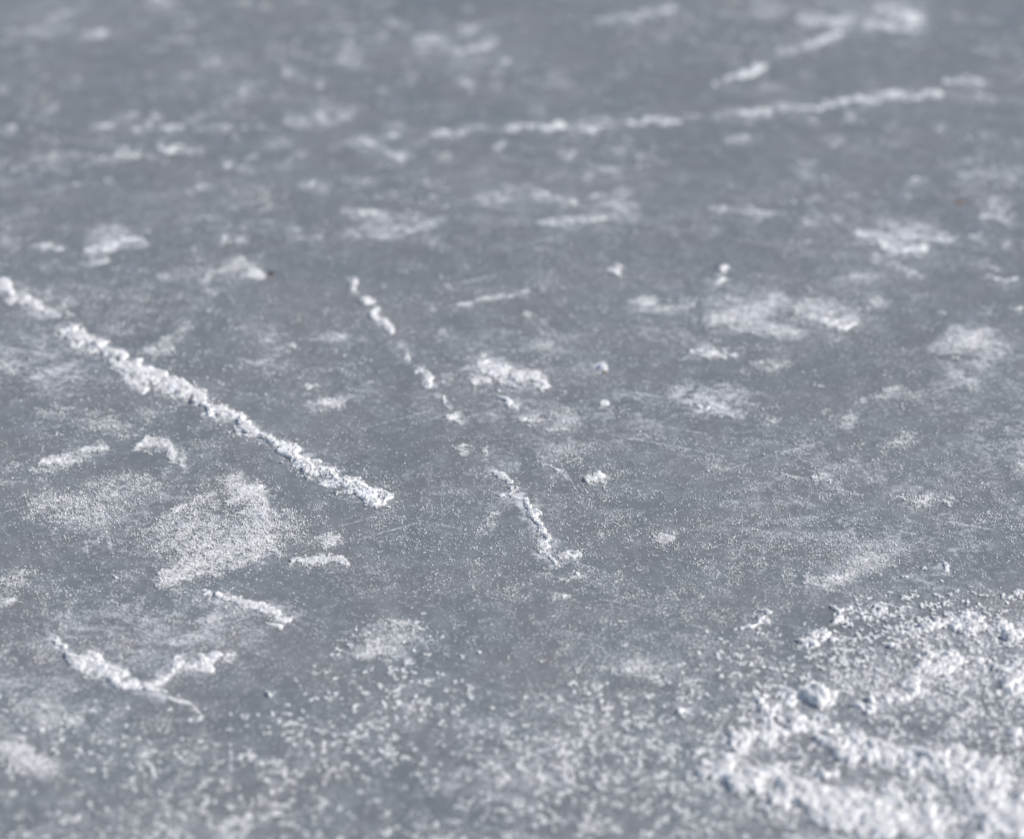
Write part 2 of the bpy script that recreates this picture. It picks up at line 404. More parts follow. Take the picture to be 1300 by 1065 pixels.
patch('thin curved lip of snow along the top of the fan shaped patch', [('l', [(203, 660, 5), (245, 640, 6), (285, 622, 7), (318, 622, 7), (333, 636, 6)], .8)], gr=2.5, ang=20, frost=.5, c=.95)
patch('hook shaped bright snow blotch just under the diagonal ridge', [('l', [(178, 564, 7), (208, 564, 9), (222, 574, 10), (232, 590, 9)], .95), ('e', 212, 600, 9, 6, 0, .5)], gr=2.6, c=.95)
patch('rounded faint grey lobe of snow beside the hook shaped blotch', [('e', 252, 571, 26, 13, 0, .55)], gr=.8, frost=1.0, c=1.1)
patch('brushed snow band at far left, mid height, rising to the right', [('l', [(60, 588, 9), (95, 580, 12), (132, 570, 8)], .85)], gr=3.0, ang=15, c=1.05)
patch('wide dusting of sparkling snow at left, under the brushed band', [('l', [(45, 640, 20), (95, 640, 24), (150, 625, 22), (185, 612, 16)], .55), ('e', 110, 655, 60, 18, -8, .6)], gr=2.4, frost=.75, c=1.3)
patch('small curved snow crescent at the left edge', [('l', [(2, 590, 4), (20, 592, 4), (45, 598, 3), (57, 607, 5)], .7), ('l', [(0, 612, 4), (35, 611, 3)], .6)], gr=1.2)
patch('speckled snow dusting between the diagonal ridge and the left edge', [('e', 135, 540, 46, 14, 12, .62), ('e', 72, 526, 24, 12, 0, .55), ('e', 185, 523, 22, 10, 0, .45)], gr=1.8, c=1.2)
patch('thin snow crescent curving below the spur of the diagonal ridge', [('l', [(45, 438, 4), (52, 444, 5)], .8), ('l', [(60, 450, 3), (100, 447, 3), (130, 452, 4), (145, 466, 3)], .55), ('e', 12, 467, 18, 10, 0, .55)], gr=.9)
patch('small snow patch above the diagonal ridge near its bend', [('e', 218, 432, 15, 9, -20, .8), ('e', 200, 446, 26, 8, -8, .75), ('e', 235, 415, 20, 8, 0, .5)], gr=1.3)
patch('snow patch near the brown speck, upper left middle', [('e', 318, 346, 14, 7, -8, .95), ('l', [(270, 350, 6), (300, 340, 8), (330, 330, 4)], .7)], gr=1.2)
patch('pale snow smear at the end of the short left edge ridge', [('e', 30, 372, 30, 9, 20, .5), ('e', 88, 385, 10, 6, 0, .7), ('e', 60, 378, 8, 3, 0, .6)], gr=.8)
patch('round bright snow puff right of the diagonal ridge', [('e', 422, 510, 17, 10, 10, .95), ('e', 402, 515, 18, 7, 0, .5)], gr=1.8)
patch_each('small snow smear above the round bright puff', [('e', 388, 490, 11, 5, -10, .8), ('e', 342, 510, 16, 6, 0, .55)], gr=1.0)
patch('thin slanting snow smear above the middle of the diagonal ridge', [('l', [(310, 467, 3), (335, 455, 4), (368, 441, 4)], .7), ('e', 340, 431, 16, 7, 0, .5)], gr=.8)
patch('short bright horizontal snow dash left of the upper centre trail', [('l', [(402, 431, 3), (418, 427, 4), (438, 426, 4)], .9)], gr=.6, stretch=3)
patch('bright thick snow blotch at the very centre of the ice', [('e', 626, 466, 32, 11, 4, 1.05), ('e', 664, 480, 34, 13, 4, .95), ('e', 608, 485, 15, 10, 0, .85), ('e', 690, 490, 14, 8, 0, .6)], H=3.5, gr=1.8, clump=70, cr=(1.2, 3.2), c=.9, frost=.8)
patch('small elongated snow bit just under the central blotch', [('l', [(630, 504, 4), (645, 509, 7), (660, 514, 6)], 1.0)], H=3, gr=1.2, clump=14, cr=(1, 2.6))
patch('pale snow smear between the trail and the central blotch', [('e', 566, 480, 15, 7, -8, .7)], gr=1.0, frost=.9)
patch('grainy snow tuft below right of the central blotch', [('l', [(660, 532, 5), (676, 533, 8), (690, 537, 4)], .95)], gr=2.0, H=2.5)
patch('ring shaped sprinkle of sparkling snow right of the grainy tuft', [('e', 720, 535, 26, 15, 5, .78)], gr=3.0, c=1.2)
patch('very fine circular dusting under the ring shaped sprinkle', [('e', 712, 576, 26, 13, 5, .6), ('e', 752, 570, 26, 9, 0, .45)], gr=2.2, c=1.35, frost=.4)
patch('small bright furry snow tuft alone right of the lower centre', [('e', 755, 608, 15, 9, 5, 1.05)], gr=3.2, H=3, clump=16, cr=(1, 2.4))
patch_each('small snow fleck above the pointed trail', [('e', 591, 572, 10, 6, 0, .85), ('e', 616, 577, 8, 7, 45, .95), ('e', 605, 600, 20, 8, 0, .5)], gr=1.5)
patch_each('small oblique snow fleck left of the furry tuft', [('l', [(690, 587, 4), (705, 595, 4)], .75), ('l', [(706, 600, 4), (716, 607, 4)], .8)], gr=1.4)
patch('sparkling snow fleck cluster left of the pointed trail', [('e', 624, 661, 12, 8, 0, .85), ('e', 616, 675, 12, 6, 0, .5)], gr=2.6, c=1.1)
patch('dim snow puff above the right end of the fan shaped patch', [('e', 410, 686, 22, 12, 0, .85), ('l', [(372, 715, 6), (400, 712, 8), (436, 711, 5)], .85), ('e', 388, 688, 14, 12, 0, .5)], gr=2.6, c=1.05)
patch('wide soft patch of snow grains at lower centre left', [('e', 493, 812, 62, 27, -4, .72), ('e', 478, 826, 42, 12, -12, .75)], gr=3.0, gsize=1.25, frost=.9, c=1.15)
patch('thin snow brush mark above the V of two wedges', [('l', [(218, 818, 4), (240, 810, 7), (262, 802, 7)], .8), ('l', [(258, 786, 3), (278, 787, 3)], .7)], gr=1.8, ang=25)
patch('bright snow smudge cut by the left edge, lower left', [('e', 5, 765, 14, 9, 0, .95), ('e', 30, 740, 55, 20, 0, .45)], gr=2.0)
patch('faint round frost spot in the lower left ice', [('e', 153, 728, 6, 4, 0, .95), ('e', 172, 731, 9, 5, 0, .6)], gr=1.0)
patch('snow dusting in the lower left corner', [('l', [(0, 945, 8), (28, 962, 13), (60, 975, 16)], .8), ('e', 95, 915, 14, 8, 0, .8), ('e', 60, 905, 45, 22, 0, .4)], gr=2.0, gsize=1.3, frost=.8)
patch('wide blurry snow patch in the middle right, left of two', [('l', [(905, 405, 10), (935, 404, 16), (960, 395, 12), (992, 380, 7)], .85), ('l', [(900, 410, 8), (950, 415, 9), (1012, 424, 9)], .8), ('e', 935, 382, 45, 9, 0, .55)], gr=1.6, ang=20, frost=.9)
patch('blurry snow patch with a bright lower edge, right of its neighbour', [('l', [(1040, 410, 5), (1060, 411, 7), (1083, 410, 5)], 1.15), ('e', 1030, 396, 32, 16, 10, .75), ('e', 1070, 395, 26, 14, 0, .5)], gr=1.4, frost=.9, H=2.5)
patch('bright narrow snow patch right of the centre', [('l', [(878, 449, 5), (900, 446, 8), (930, 450, 4)], 1.0)], gr=1.4, H=2.6)
patch('oval snow patch near the right edge, mid height', [('e', 1236, 434, 50, 19, 6, .88), ('e', 1200, 440, 20, 8, 0, .7)], gr=1.8, frost=.9, ang=-10)
patch('small snow patch just below the oval patch by the right edge', [('e', 1226, 482, 22, 9, 5, .9), ('e', 1240, 462, 16, 5, 0, .8)], gr=1.5)
patch('faint snow dusting under the bright narrow patch', [('e', 972, 467, 32, 10, -8, .68)], gr=1.5, c=1.2)
patch('misty snow patch with a bright base, right of the centre', [('e', 905, 503, 66, 20, 4, .5), ('l', [(890, 516, 3), (912, 519, 4)], .95), ('l', [(925, 522, 3), (940, 528, 4)], .8)], gr=1.2, frost=1.1, c=1.25)
patch('patch of faint speckles in the right middle ice', [('e', 1140, 503, 42, 8, -3, .7), ('e', 1095, 512, 18, 6, 0, .65), ('e', 1068, 532, 20, 12, 10, .72)], gr=1.8, c=1.15)
patch('small speckled snow spot right of centre under the speckles', [('e', 1144, 562, 28, 12, -5, .68)], gr=2.2, c=1.2)
patch('feathery flat snow spot in the right ice above the heap', [('e', 1165, 634, 32, 11, -3, .88), ('e', 1202, 634, 11, 8, 0, .8)], gr=3.0, c=1.1)
patch_each('streaky snow fleck right of centre, low down', [('l', [(1038, 603, 4), (1058, 613, 5)], .8), ('e', 1000, 608, 10, 5, 0, .75), ('e', 1072, 625, 14, 5, 0, .6)], gr=1.8)
patch_each('pale flecked snow spot under the misty patch', [('e', 905, 590, 26, 9, 20, .65), ('e', 975, 535, 16, 8, 0, .7)], gr=1.8, c=1.15)
patch('cloud of fine snow grains above the heap at lower right', [('e', 1108, 706, 44, 26, -12, .72), ('l', [(1020, 742, 8), (1060, 736, 12), (1085, 728, 10)], .75)], gr=3.0, c=1.15, frost=.6)
patch('little furry snow cluster right of the pointed trail', [('e', 845, 678, 12, 12, -20, .85), ('e', 804, 682, 11, 5, 0, .6)], gr=2.6, c=1.1)
patch('loose snow cluster just below the pointed trail', [('e', 710, 757, 13, 7, 8, .95), ('l', [(715, 733, 4), (730, 738, 3)], .8), ('e', 762, 728, 22, 8, 0, .5)], gr=2.2)
patch('pale shelf of snow grains at lower centre right', [('e', 812, 850, 42, 14, 3, .72)], gr=2.4, gsize=1.5, frost=.8)
patch('snow smear cut by the right edge, lower middle', [('e', 1296, 595, 14, 9, 0, .95), ('e', 1300, 570, 12, 12, 0, .6)], gr=2.0)
patch('soft blurry snow patch right of the upper centre', [('e', 820, 388, 24, 13, 0, .85), ('l', [(835, 395, 5), (855, 392, 6), (880, 384, 3)], .7)], gr=1.2, frost=.8)
patch('faint snow curl between the beaded line and the centre', [('l', [(665, 403, 3), (685, 412, 4), (702, 425, 3)], .6), ('e', 692, 440, 26, 7, 0, .6), ('e', 566, 425, 22, 7, 5, .6)], gr=1.0)
patch('small bright oval of snow above the right of centre', [('e', 782, 344, 11, 5, -5, 1.05)], gr=.8, H=3)

# ------------------------------------------------------------------ far, blurred patches
FG = 'blurred snow patches on the far ice'
GROW = .74
def far_each(label, strokes, **kw): each(far, label, strokes, kw)
def far(label, strokes, **kw):
    kw.setdefault('group', FG); kw.setdefault('H', 1.7); kw.setdefault('gr', .7); kw.setdefault('c', 1.1); kw.setdefault('warp', .8); kw.setdefault('k', 1.5); kw.setdefault('soft', 1.35); kw.setdefault('frost', .8)
    return snow('snow_patch', 'snow patch', label, strokes, **kw)
far('big streaky snow patch in the upper right', [('e', 1150, 292, 56, 17, 6, .74), ('l', [(1112, 306, 6), (1135, 318, 9), (1170, 318, 8)], .95), ('l', [(1090, 296, 6), (1150, 300, 9), (1210, 303, 7)], .85)], ang=-12, stretch=4)
far('flecked snow patch near the right edge, beside the streaky patch', [('e', 1262, 260, 34, 16, 15, .66), ('l', [(1250, 274, 5), (1285, 279, 6)], .85)], ang=-15, stretch=3)
far_each('small snow dot trailing below the big streaky patch', [('e', 1234, 302, 8, 6, 0, .95), ('e', 1245, 312, 14, 6, 20, .6), ('e', 1280, 308, 14, 6, 0, .6)])
far('bright spindle of snow in the upper middle, tapering both ways', [('l', [(684, 282, 2), (708, 283, 4), (722, 286, 8), (738, 282, 6), (768, 277, 2)], 1.1), ('l', [(768, 277, 3), (810, 277, 3)], .5)], H=2)
far_each('bright snow bead above the bright spindle', [('l', [(700, 255, 3), (712, 257, 5)], .9), ('e', 726, 257, 9, 7, 0, 1.05), ('e', 757, 250, 12, 7, -15, .8), ('l', [(776, 259, 5), (800, 264, 5)], .95), ('e', 788, 247, 8, 8, 0, .75)], H=2)
far('small bright triangular snow fleck left of the row of beads', [('l', [(674, 243, 4), (688, 246, 6)], 1.0), ('l', [(688, 246, 5), (680, 253, 4)], .9), ('e', 632, 251, 26, 9, -5, .6)], H=2)
far('thin snow scratch falling to the right, upper middle', [('l', [(436, 268, 4), (462, 272, 3), (488, 277, 5)], .85)])
far('snow scratch rising to a bright tip, upper middle', [('l', [(510, 296, 3), (530, 291, 5), (559, 280, 6)], 1.0), ('l', [(440, 296, 3), (465, 286, 3)], .6)])
far('grainy snow patch beneath the two crossing scratches', [('e', 485, 296, 42, 12, -10, .72), ('e', 453, 301, 8, 5, 0, .9), ('e', 548, 305, 12, 6, -10, .7), ('e', 565, 312, 9, 5, 0, .8), ('e', 515, 277, 26, 6, 0, .6)])
far('anvil shaped bright snow mark at upper left', [('l', [(112, 319, 4), (136, 313, 7), (158, 309, 5), (184, 310, 4)], 1.0), ('l', [(136, 315, 6), (134, 328, 4)], .85), ('e', 145, 296, 48, 14, -5, .48)], frost=.9)
far_each('small snow dash between the left edge and the anvil mark', [('e', 18, 309, 14, 5, 0, .95), ('l', [(45, 313, 3), (62, 313, 5), (78, 315, 3)], .9), ('e', 13, 285, 14, 6, -10, .8)])
far('short snow dash with a spike, upper left', [('l', [(278, 306, 3), (292, 303, 4), (309, 304, 3)], .9), ('l', [(284, 304, 2), (284, 296, 2)], .7)])
far_each('short snow dash right of the spiked dash', [('e', 373, 291, 11, 4, 0, .95), ('l', [(366, 301, 3), (400, 301, 3), (409, 299, 5)], .9)])
far('pear shaped bright snow lump on the upper left ice', [('e', 393, 234, 12, 8, 0, 1.1), ('l', [(402, 237, 3), (422, 235, 3)], .7)], H=3)
far('tiny bright snow chip left of the pear shaped lump', [('e', 255, 237, 8, 4, -15, 1.05)])
far_each('small snow bit clustered above the pear shaped lump', [('e', 289, 207, 10, 6, -10, .95), ('e', 316, 201, 7, 8, 0, .9), ('e', 313, 218, 9, 5, 0, .9), ('e', 352, 182, 24, 10, -5, .82), ('e', 345, 212, 22, 8, 0, .55)])
far('fluffy snow patch in the upper left, brightest at its right', [('e', 408, 151, 22, 10, 15, .95), ('e', 420, 140, 24, 14, 0, .5), ('e', 368, 155, 16, 7, -10, .7), ('e', 386, 158, 7, 5, 0, .85)])
far_each('snow dash of the broken row at far left', [('l', [(118, 163, 3), (138, 160, 5), (150, 162, 3)], .95), ('l', [(165, 163, 5), (188, 162, 4), (204, 145, 4)], .8), ('l', [(208, 163, 5), (236, 164, 4)], .95), ('e', 160, 150, 32, 8, -12, .55), ('e', 10, 167, 13, 5, 5, .85)])
far_each('snow dash of the broken row nearing the fluffy patch', [('l', [(252, 164, 4), (285, 160, 4), (300, 166, 6)], .85), ('e', 313, 163, 7, 5, 0, .95), ('e', 303, 177, 8, 6, 40, .7), ('e', 332, 163, 7, 6, 0, .7), ('l', [(240, 150, 3), (272, 145, 5)], .55), ('e', 300, 145, 22, 6, 0, .6)])
far_each('snow dash just under the broken row at far left', [('e', 152, 190, 11, 5, 5, .95), ('l', [(114, 206, 4), (140, 202, 3), (170, 198, 5)], .9), ('l', [(201, 186, 6), (215, 191, 4), (231, 191, 5), (252, 193, 3)], .95), ('l', [(68, 203, 6), (92, 197, 4)], .8), ('e', 40, 200, 34, 7, 0, .62)])
far('blurred bright smear near the top left', [('e', 124, 45, 22, 7, -12, .98), ('e', 76, 20, 18, 7, -15, .62), ('e', 55, 37, 30, 10, 0, .4)])
far('bright snow smear touching the top edge, left', [('e', 204, 2, 22, 6, 0, 1.0)])
far_each('pale snow smudge in the blurred upper left ice', [('e', 272, 79, 17, 6, 0, .85), ('e', 367, 92, 18, 8, 5, .85)])
far_each('pale snow dot under the upper left smudges', [('e', 303, 120, 9, 6, 0, .95), ('e', 317, 108, 30, 8, -5, .62), ('e', 405, 106, 14, 6, -10, .8), ('e', 357, 122, 14, 5, 0, .6), ('e', 268, 132, 7, 5, 0, .65)])
far('pale horizontal snow smear near the top, left of centre', [('e', 446, 79, 24, 7, 0, .88), ('e', 478, 50, 11, 6, 0, .75)])
far_each('pale snow dash near the top centre', [('l', [(530, 50, 5), (545, 51, 4), (566, 54, 6)], .88), ('l', [(575, 70, 6), (600, 63, 5), (624, 55, 7)], .85), ('e', 596, 40, 14, 8, -15, .8), ('e', 485, 118, 9, 6, 0, .7)])
far_each('dim snow smudge between top dashes and long line', [('e', 592, 105, 20, 9, 10, .72), ('e', 592, 87, 22, 5, 5, .7), ('e', 638, 80, 10, 7, 0, .6), ('e', 710, 106, 20, 6, 5, .68), ('e', 684, 140, 15, 9, 0, .6), ('e', 520, 103, 10, 5, 0, .5)])
far_each('slanting pale streak at the top, right of centre', [('l', [(765, 26, 5), (800, 22, 6), (820, 18, 6)], .8), ('l', [(828, 15, 5), (853, 11, 6)], .88)])
far_each('pale snow smear where the long line starts', [('e', 463, 181, 30, 8, 5, .88), ('e', 440, 146, 16, 14, -30, .62), ('e', 500, 163, 18, 6, -10, .6)])
far('bright short snow dash under the start of the long line', [('l', [(483, 192, 4), (497, 195, 5), (512, 199, 5)], .98)])
far_each('oval snow dash close below the long line', [('e', 782, 195, 14, 6, 8, 1.0), ('e', 723, 197, 10, 5, -20, .95), ('e', 810, 197, 9, 4, 0, .7), ('e', 634, 186, 9, 5, 0, .7)])
far('long pale snow lens below the long line', [('e', 770, 215, 22, 5, 5, .85), ('e', 745, 228, 8, 4, 0, .75), ('e', 700, 222, 24, 4, 0, .35)])
far('bright snow dash at the top right, left of the heavy streak', [('l', [(1016, 25, 4), (1040, 27, 7), (1078, 29, 7)], 1.05), ('e', 972, 17, 36, 8, 0, .7), ('e', 969, 4, 11, 6, 10, 1.0)])
far('heavy snow streak at the top right sloping down right', [('l', [(1115, 12, 7), (1140, 19, 6), (1172, 28, 6)], 1.1), ('e', 1140, 10, 34, 10, 5, .62), ('l', [(1100, 31, 5), (1130, 35, 5), (1166, 41, 6)], .85)])
far('blurred snow patch at the upper right above the end of the long line', [('e', 1233, 104, 28, 9, 5, .86), ('e', 1245, 125, 28, 10, 10, .6), ('l', [(1206, 103, 4), (1240, 107, 5)], .9)])
far_each('pale streak near the right part of the long line', [('e', 1029, 153, 14, 6, 0, .9), ('e', 1080, 150, 15, 6, 0, .72), ('e', 948, 154, 18, 5, 0, .6), ('e', 940, 178, 30, 6, 0, .78), ('e', 1060, 180, 12, 7, 0, .75), ('e', 975, 112, 28, 7, 5, .5)])
far_each('snow dot near the right edge below the long line', [('e', 1256, 171, 16, 7, 0, .8), ('e', 1294, 181, 8, 6, 0, 1.0), ('e', 1228, 207, 6, 6, 0, 1.0), ('l', [(1232, 203, 3), (1262, 194, 3)], .5), ('e', 1196, 164, 10, 6, 0, .7), ('e', 1132, 183, 9, 6, 20, .7)])
far('thin bright snow line near the right edge, upper third', [('l', [(1222, 223, 3), (1250, 221, 5), (1284, 226, 5)], .9), ('e', 1290, 218, 14, 5, 0, .6)])
far('bright oval snow fleck in the upper right', [('e', 1162, 234, 17, 6, -8, 1.0)], H=2)
far_each('small dim snow bit around the bright oval fleck', [('e', 1026, 207, 12, 5, 5, .65), ('e', 1022, 221, 12, 4, 20, .6), ('e', 1059, 225, 6, 5, 0, .75), ('e', 1082, 250, 11, 4, 0, .8), ('e', 1035, 255, 12, 5, 0, .6), ('e', 1114, 257, 9, 4, 0, .65), ('e', 1155, 251, 9, 5, 0, .7), ('e', 968, 255, 8, 3, 0, .5)])
far('thin dotted snow line with a bright left end, right of upper centre', [('e', 912, 268, 12, 5, 5, 1.0), ('l', [(925, 269, 2), (958, 268, 4), (972, 273, 4), (992, 273, 3)], .85)])
far('slanting snow chip between the dotted line and the streaky patch', [('l', [(1020, 281, 4), (1035, 287, 4)], .98), ('e', 1062, 277, 10, 6, -10, .85)])
far('snow patch hidden in the right ice above the bright edged patch', [('e', 1100, 350, 50, 12, 5, .55), ('l', [(1110, 325, 6), (1150, 345, 7), (1175, 352, 5)], .75), ('e', 1110, 382, 20, 9, 0, .62), ('e', 1165, 378, 24, 12, 20, .58)]).__setitem__('label', 'misty snow patch between the streaky patch and the bright edged patch')
far('thin snow dash near the right edge, beside small dabs', [('l', [(1255, 353, 4), (1290, 358, 3)], .95)])
far_each('small snow dab beside the thin right edge dash', [('e', 1243, 332, 14, 8, 0, .7), ('e', 1266, 340, 9, 5, 0, .85)])
far_each('snow dab above the oval patch', [('e', 1290, 391, 14, 6, 0, .95), ('e', 1254, 395, 12, 5, 0, .6), ('e', 1195, 397, 12, 6, 30, .6)])
far('wispy snow patch above the short left edge ridge', [('e', 125, 331, 20, 5, -12, .9), ('e', 60, 340, 40, 8, 0, .35), ('e', 40, 285, 25, 8, 0, .4)])

# ------------------------------------------------------------------ separate lumps
LG = 'separate snow lumps lying on the ice'
def lump(label, x, y, r, hh, **kw):
    kw.setdefault('group', LG)
    return snow('snow_lump', 'snow lump', label, [('e', x, y, r, r * .72, kw.pop('tilt', 0), 1.25)], H=hh * .6, k=1.3, c=.7, p=.6, gr=kw.pop('gr', 4.5),
                clump=kw.pop('clump', 9), cr=(.8, max(1.3, hh * .3)), warp=.5, frost=.7, **kw)
lump('small bright snow lump with brown grit under it, right of centre', 768, 466, 8, 6)
lump('upper of two round snow lumps in the right middle', 919, 341, 9, 5)
lump('lower of two round snow lumps in the right middle', 913, 357, 10, 4)
lump('small smooth snow pellet just right of the pointed trail tip', 735, 731, 5, 4, clump=3)
lump('small angular snow lump above the heap near the right edge', 1199, 719, 11, 3.2, tilt=20)
lump('tiny snow pellet between the centre blotch and lower tuft', 770, 512, 7, 3)
lump('pale snow pellet left of the loose heap at the bottom', 868, 905, 7, 7, clump=4)
lump('upright snow pellet at the left foot of the heap', 884, 955, 8, 8, clump=4)
lump('snow pellet in the bottom centre left crumbs', 342, 882, 7, 5, clump=4)

# ------------------------------------------------------------------ loose heap, lower right
snow('snow_heap', 'snow heap', 'loose lumpy heap of fresh snow filling the lower right corner',
     [('l', [(900, 985, 26), (945, 938, 24), (1010, 925, 26), (1080, 945, 28), (1160, 965, 34), (1260, 985, 40)], .95),
      ('l', [(960, 905, 14), (1000, 885, 16), (1040, 885, 18)], .85), ('l', [(1090, 905, 8), (1160, 875, 26), (1190, 840, 26)], .7),
      ('e', 1065, 862, 40, 12, 0, .5), ('l', [(1140, 815, 12), (1175, 800, 16), (1225, 790, 20), (1300, 800, 26)], .85),
      ('l', [(1180, 835, 20), (1260, 850, 34), (1320, 870, 40)], .72), ('l', [(1060, 790, 10), (1075, 775, 12)], .6), ('l', [(935, 800, 8), (975, 780, 14)], .6),
      ('l', [(1020, 820, 14), (1055, 818, 12)], .62), ('e', 1100, 780, 24, 12, -20, .6), ('l', [(930, 985, 40), (1100, 1030, 50), (1330, 1030, 60)], 1.0),
      ('l', [(1240, 770, 8), (1300, 755, 12)], .5), ('e', 1290, 930, 40, 22, 0, .7)],
     H=7.5, k=1.25, c=.9, p=.85, gr=6, gsize=1.1, clump=2600, cr=(.6, 4.2), comp=.8, stretch=1.3, warp=1.8, frost=.5, nf=1.15, step=.0011, open_=.36)
for lab, x, y, r, hh in (('largest bright snow clump on the heap, at its left end', 1036, 886, 24, 15),
                         ('bright rounded snow clump near the right edge of the heap', 1228, 795, 22, 12),
                         ('snow clump at the upper right rim of the heap', 1285, 812, 16, 10),
                         ('snow clump right behind the largest bright clump', 1092, 900, 12, 8),
                         ('snow clump on the left shoulder of the heap', 962, 898, 11, 8),
                         ('snow clump on the upper left edge of the heap', 968, 773, 10, 6),
                         ('snow clump on the front edge of the heap near the frame bottom', 1180, 960, 22, 12)):
    snow('snow_clump', 'snow clump', lab, [('e', x, y, r, r * .62, 25, 1.2)], H=hh * .62, k=1.25, c=.75, p=.6, gr=5, gsize=1.4, clump=40,
         cr=(.9, hh * .3), warp=1.0, frost=.3, group='bigger clumps on the snow heap')

# ------------------------------------------------------------------ loose crumbs and crystals nobody could count
def scatter(name, label, cat, n, dens_fn, rmin, rmax, pw, seed, cluster=None, box=(-1.35, 1.35, 1.25, 4.7)):
    rng = np.random.default_rng(seed)
    X = rng.uniform(box[0], box[1], n); Y = rng.uniform(box[2], box[3], n)
    px, py = to_pix(X, Y)
    keep = rng.random(n) < dens_fn(X, Y, px, py)
    X, Y, px, py = X[keep], Y[keep], px[keep], py[keep]
    if cluster:
        kk, sp = cluster
        cnt = rng.integers(1, kk + 1, len(X))
        X = np.repeat(X, cnt) + rng.normal(size=cnt.sum()) * sp; Y = np.repeat(Y, cnt) + rng.normal(size=cnt.sum()) * sp
    depth = Y * ct + H_CAM * st
    R = (rmin + (rmax - rmin) * rng.random(len(X)) ** pw) / 1000 * (depth / 2.5) ** .8
    P = np.stack([X, Y, R * rng.uniform(.25, .7, len(X))], 1)
    V, F = grains(P, R, rng)
    o = make_mesh(name, V, np.zeros((0, 4), int), F, mat=CRUMB)
    o['kind'] = 'stuff'; o['label'] = label; o['category'] = cat
    print(name, len(X))
    return o

def d_fine(X, Y, px, py):
    n1 = cn(fbm(X * 9, Y * 9, 500, 4), 2.6); n2 = cn(fbm(X * 70, Y * 70, 520, 3), 3.2)
    base = .07 + .30 * smooth(470, 760, py) + .32 * smooth(620, 900, px) * smooth(520, 700, py) + .25 * smooth(760, 860, py)
    base = base * (.25 + 1.3 * n1) * (.15 + 1.4 * n2 ** 2)
    return np.clip(base * smooth(200, 400, py), 0, 1)
scatter('ice_crystals', 'fine glittering ice crystals sprinkled over the grey ice', 'ice crystals', 2100000, d_fine, .26, 1.15, 3.6, 11, box=(-1, 1, 1.4, 3.4))

def d_crumb(X, Y, px, py):
    n1 = cn(fbm(X * 14, Y * 14, 600, 3), 2.4); n2 = cn(fbm(X * 95, Y * 95, 620, 2), 3.5)
    up = 782 + 60 * (fbm(px / 160, px * 0 + 3, 630, 3) - .5) * 2 - 45 * smooth(850, 1300, px)+ 90 * smooth(500, 150, px)
    b = .85 * smooth(0, 150, py - up) * (.20 + .80 * n1) * (.05 + 1.3 * n2 ** 1.5)
    b = b * (1 + 1.5 * smooth(860, 1060, px)) * (1 - .25 * smooth(700, 400, px))
    b = np.where((px > 90) & (px < 300) & (py < 900), b * .5, b)
    return np.clip(b, 0, 1)
scatter('snow_crumbs', 'small round snow crumbs strewn thickly along the near edge of the ice', 'snow crumbs', 66000, d_crumb, .42, 2.2, 3.0, 12, cluster=(22, .00125), box=(-.85, .85, 1.3, 2.15))

def d_far(X, Y, px, py):
    n1 = cn(fbm(X * 7, Y * 9, 700, 4), 2.8); n2 = cn(fbm(X * 40, Y * 55, 720, 2), 3.5)
    return np.clip((.05 + .95 * n1 ** 2) * n2 ** 2 * smooth(620, 330, py), 0, 1)
scatter('snow_flecks', 'sparse snow flecks dotted over the blurred far ice', 'snow flecks', 70000, d_far, .5, 1.7, 2.2, 13, cluster=(12, .0055))

# ------------------------------------------------------------------ plant scraps
def scrap(name, label, px, py, size, c1, c2, z=.001):
    X, Y = to_ground(px, py); rng = np.random.default_rng(int(px))
    n = 9; a = np.linspace(0, 2 * math.pi, n, endpoint=False)
    r = size / 1000 * rng.uniform(.55, 1.1, n)
    el = np.where(np.cos(a) > 0, 1.5, 1.1)
    top = np.stack([X + r * np.cos(a) * el, Y + r * np.sin(a), np.full(n, z + size * .00035) + rng.uniform(0, size * .0004, n)], 1)
    bot = top.copy(); bot[:, 2] = z - .0006
    V = np.concatenate([top, bot, [[X, Y, z + size * .0009]], [[X, Y, z - .0006]]])
    F3 = [(i, (i + 1) % n, 2 * n) for i in range(n)] + [(n + (i + 1) % n, n + i, 2 * n + 1) for i in range(n)]
    F4 = [(i, n + i, n + (i + 1) % n, (i + 1) % n) for i in range(n)]
    o = make_mesh(name, V, np.array(F4), np.array(F3), False, mat_plain(name, c1, c2))
    o['label'] = label; o['category'] = 'debris'
scrap('leaf_scrap', 'tiny dark brown leaf scrap on the ice beside a snow patch at upper left', 344, 348, 3.0, (.05, .03, .015), (.14, .08, .04))
scrap('bark_scrap', 'tiny orange brown bark scrap on the far ice near the right edge', 1218, 258, 2.6, (.35, .12, .06), (.55, .22, .12))
scrap('grit_grain', 'brown grit grain against the foot of the small bright snow lump', 767, 474, 1.7, (.20, .14, .08), (.34, .26, .16))

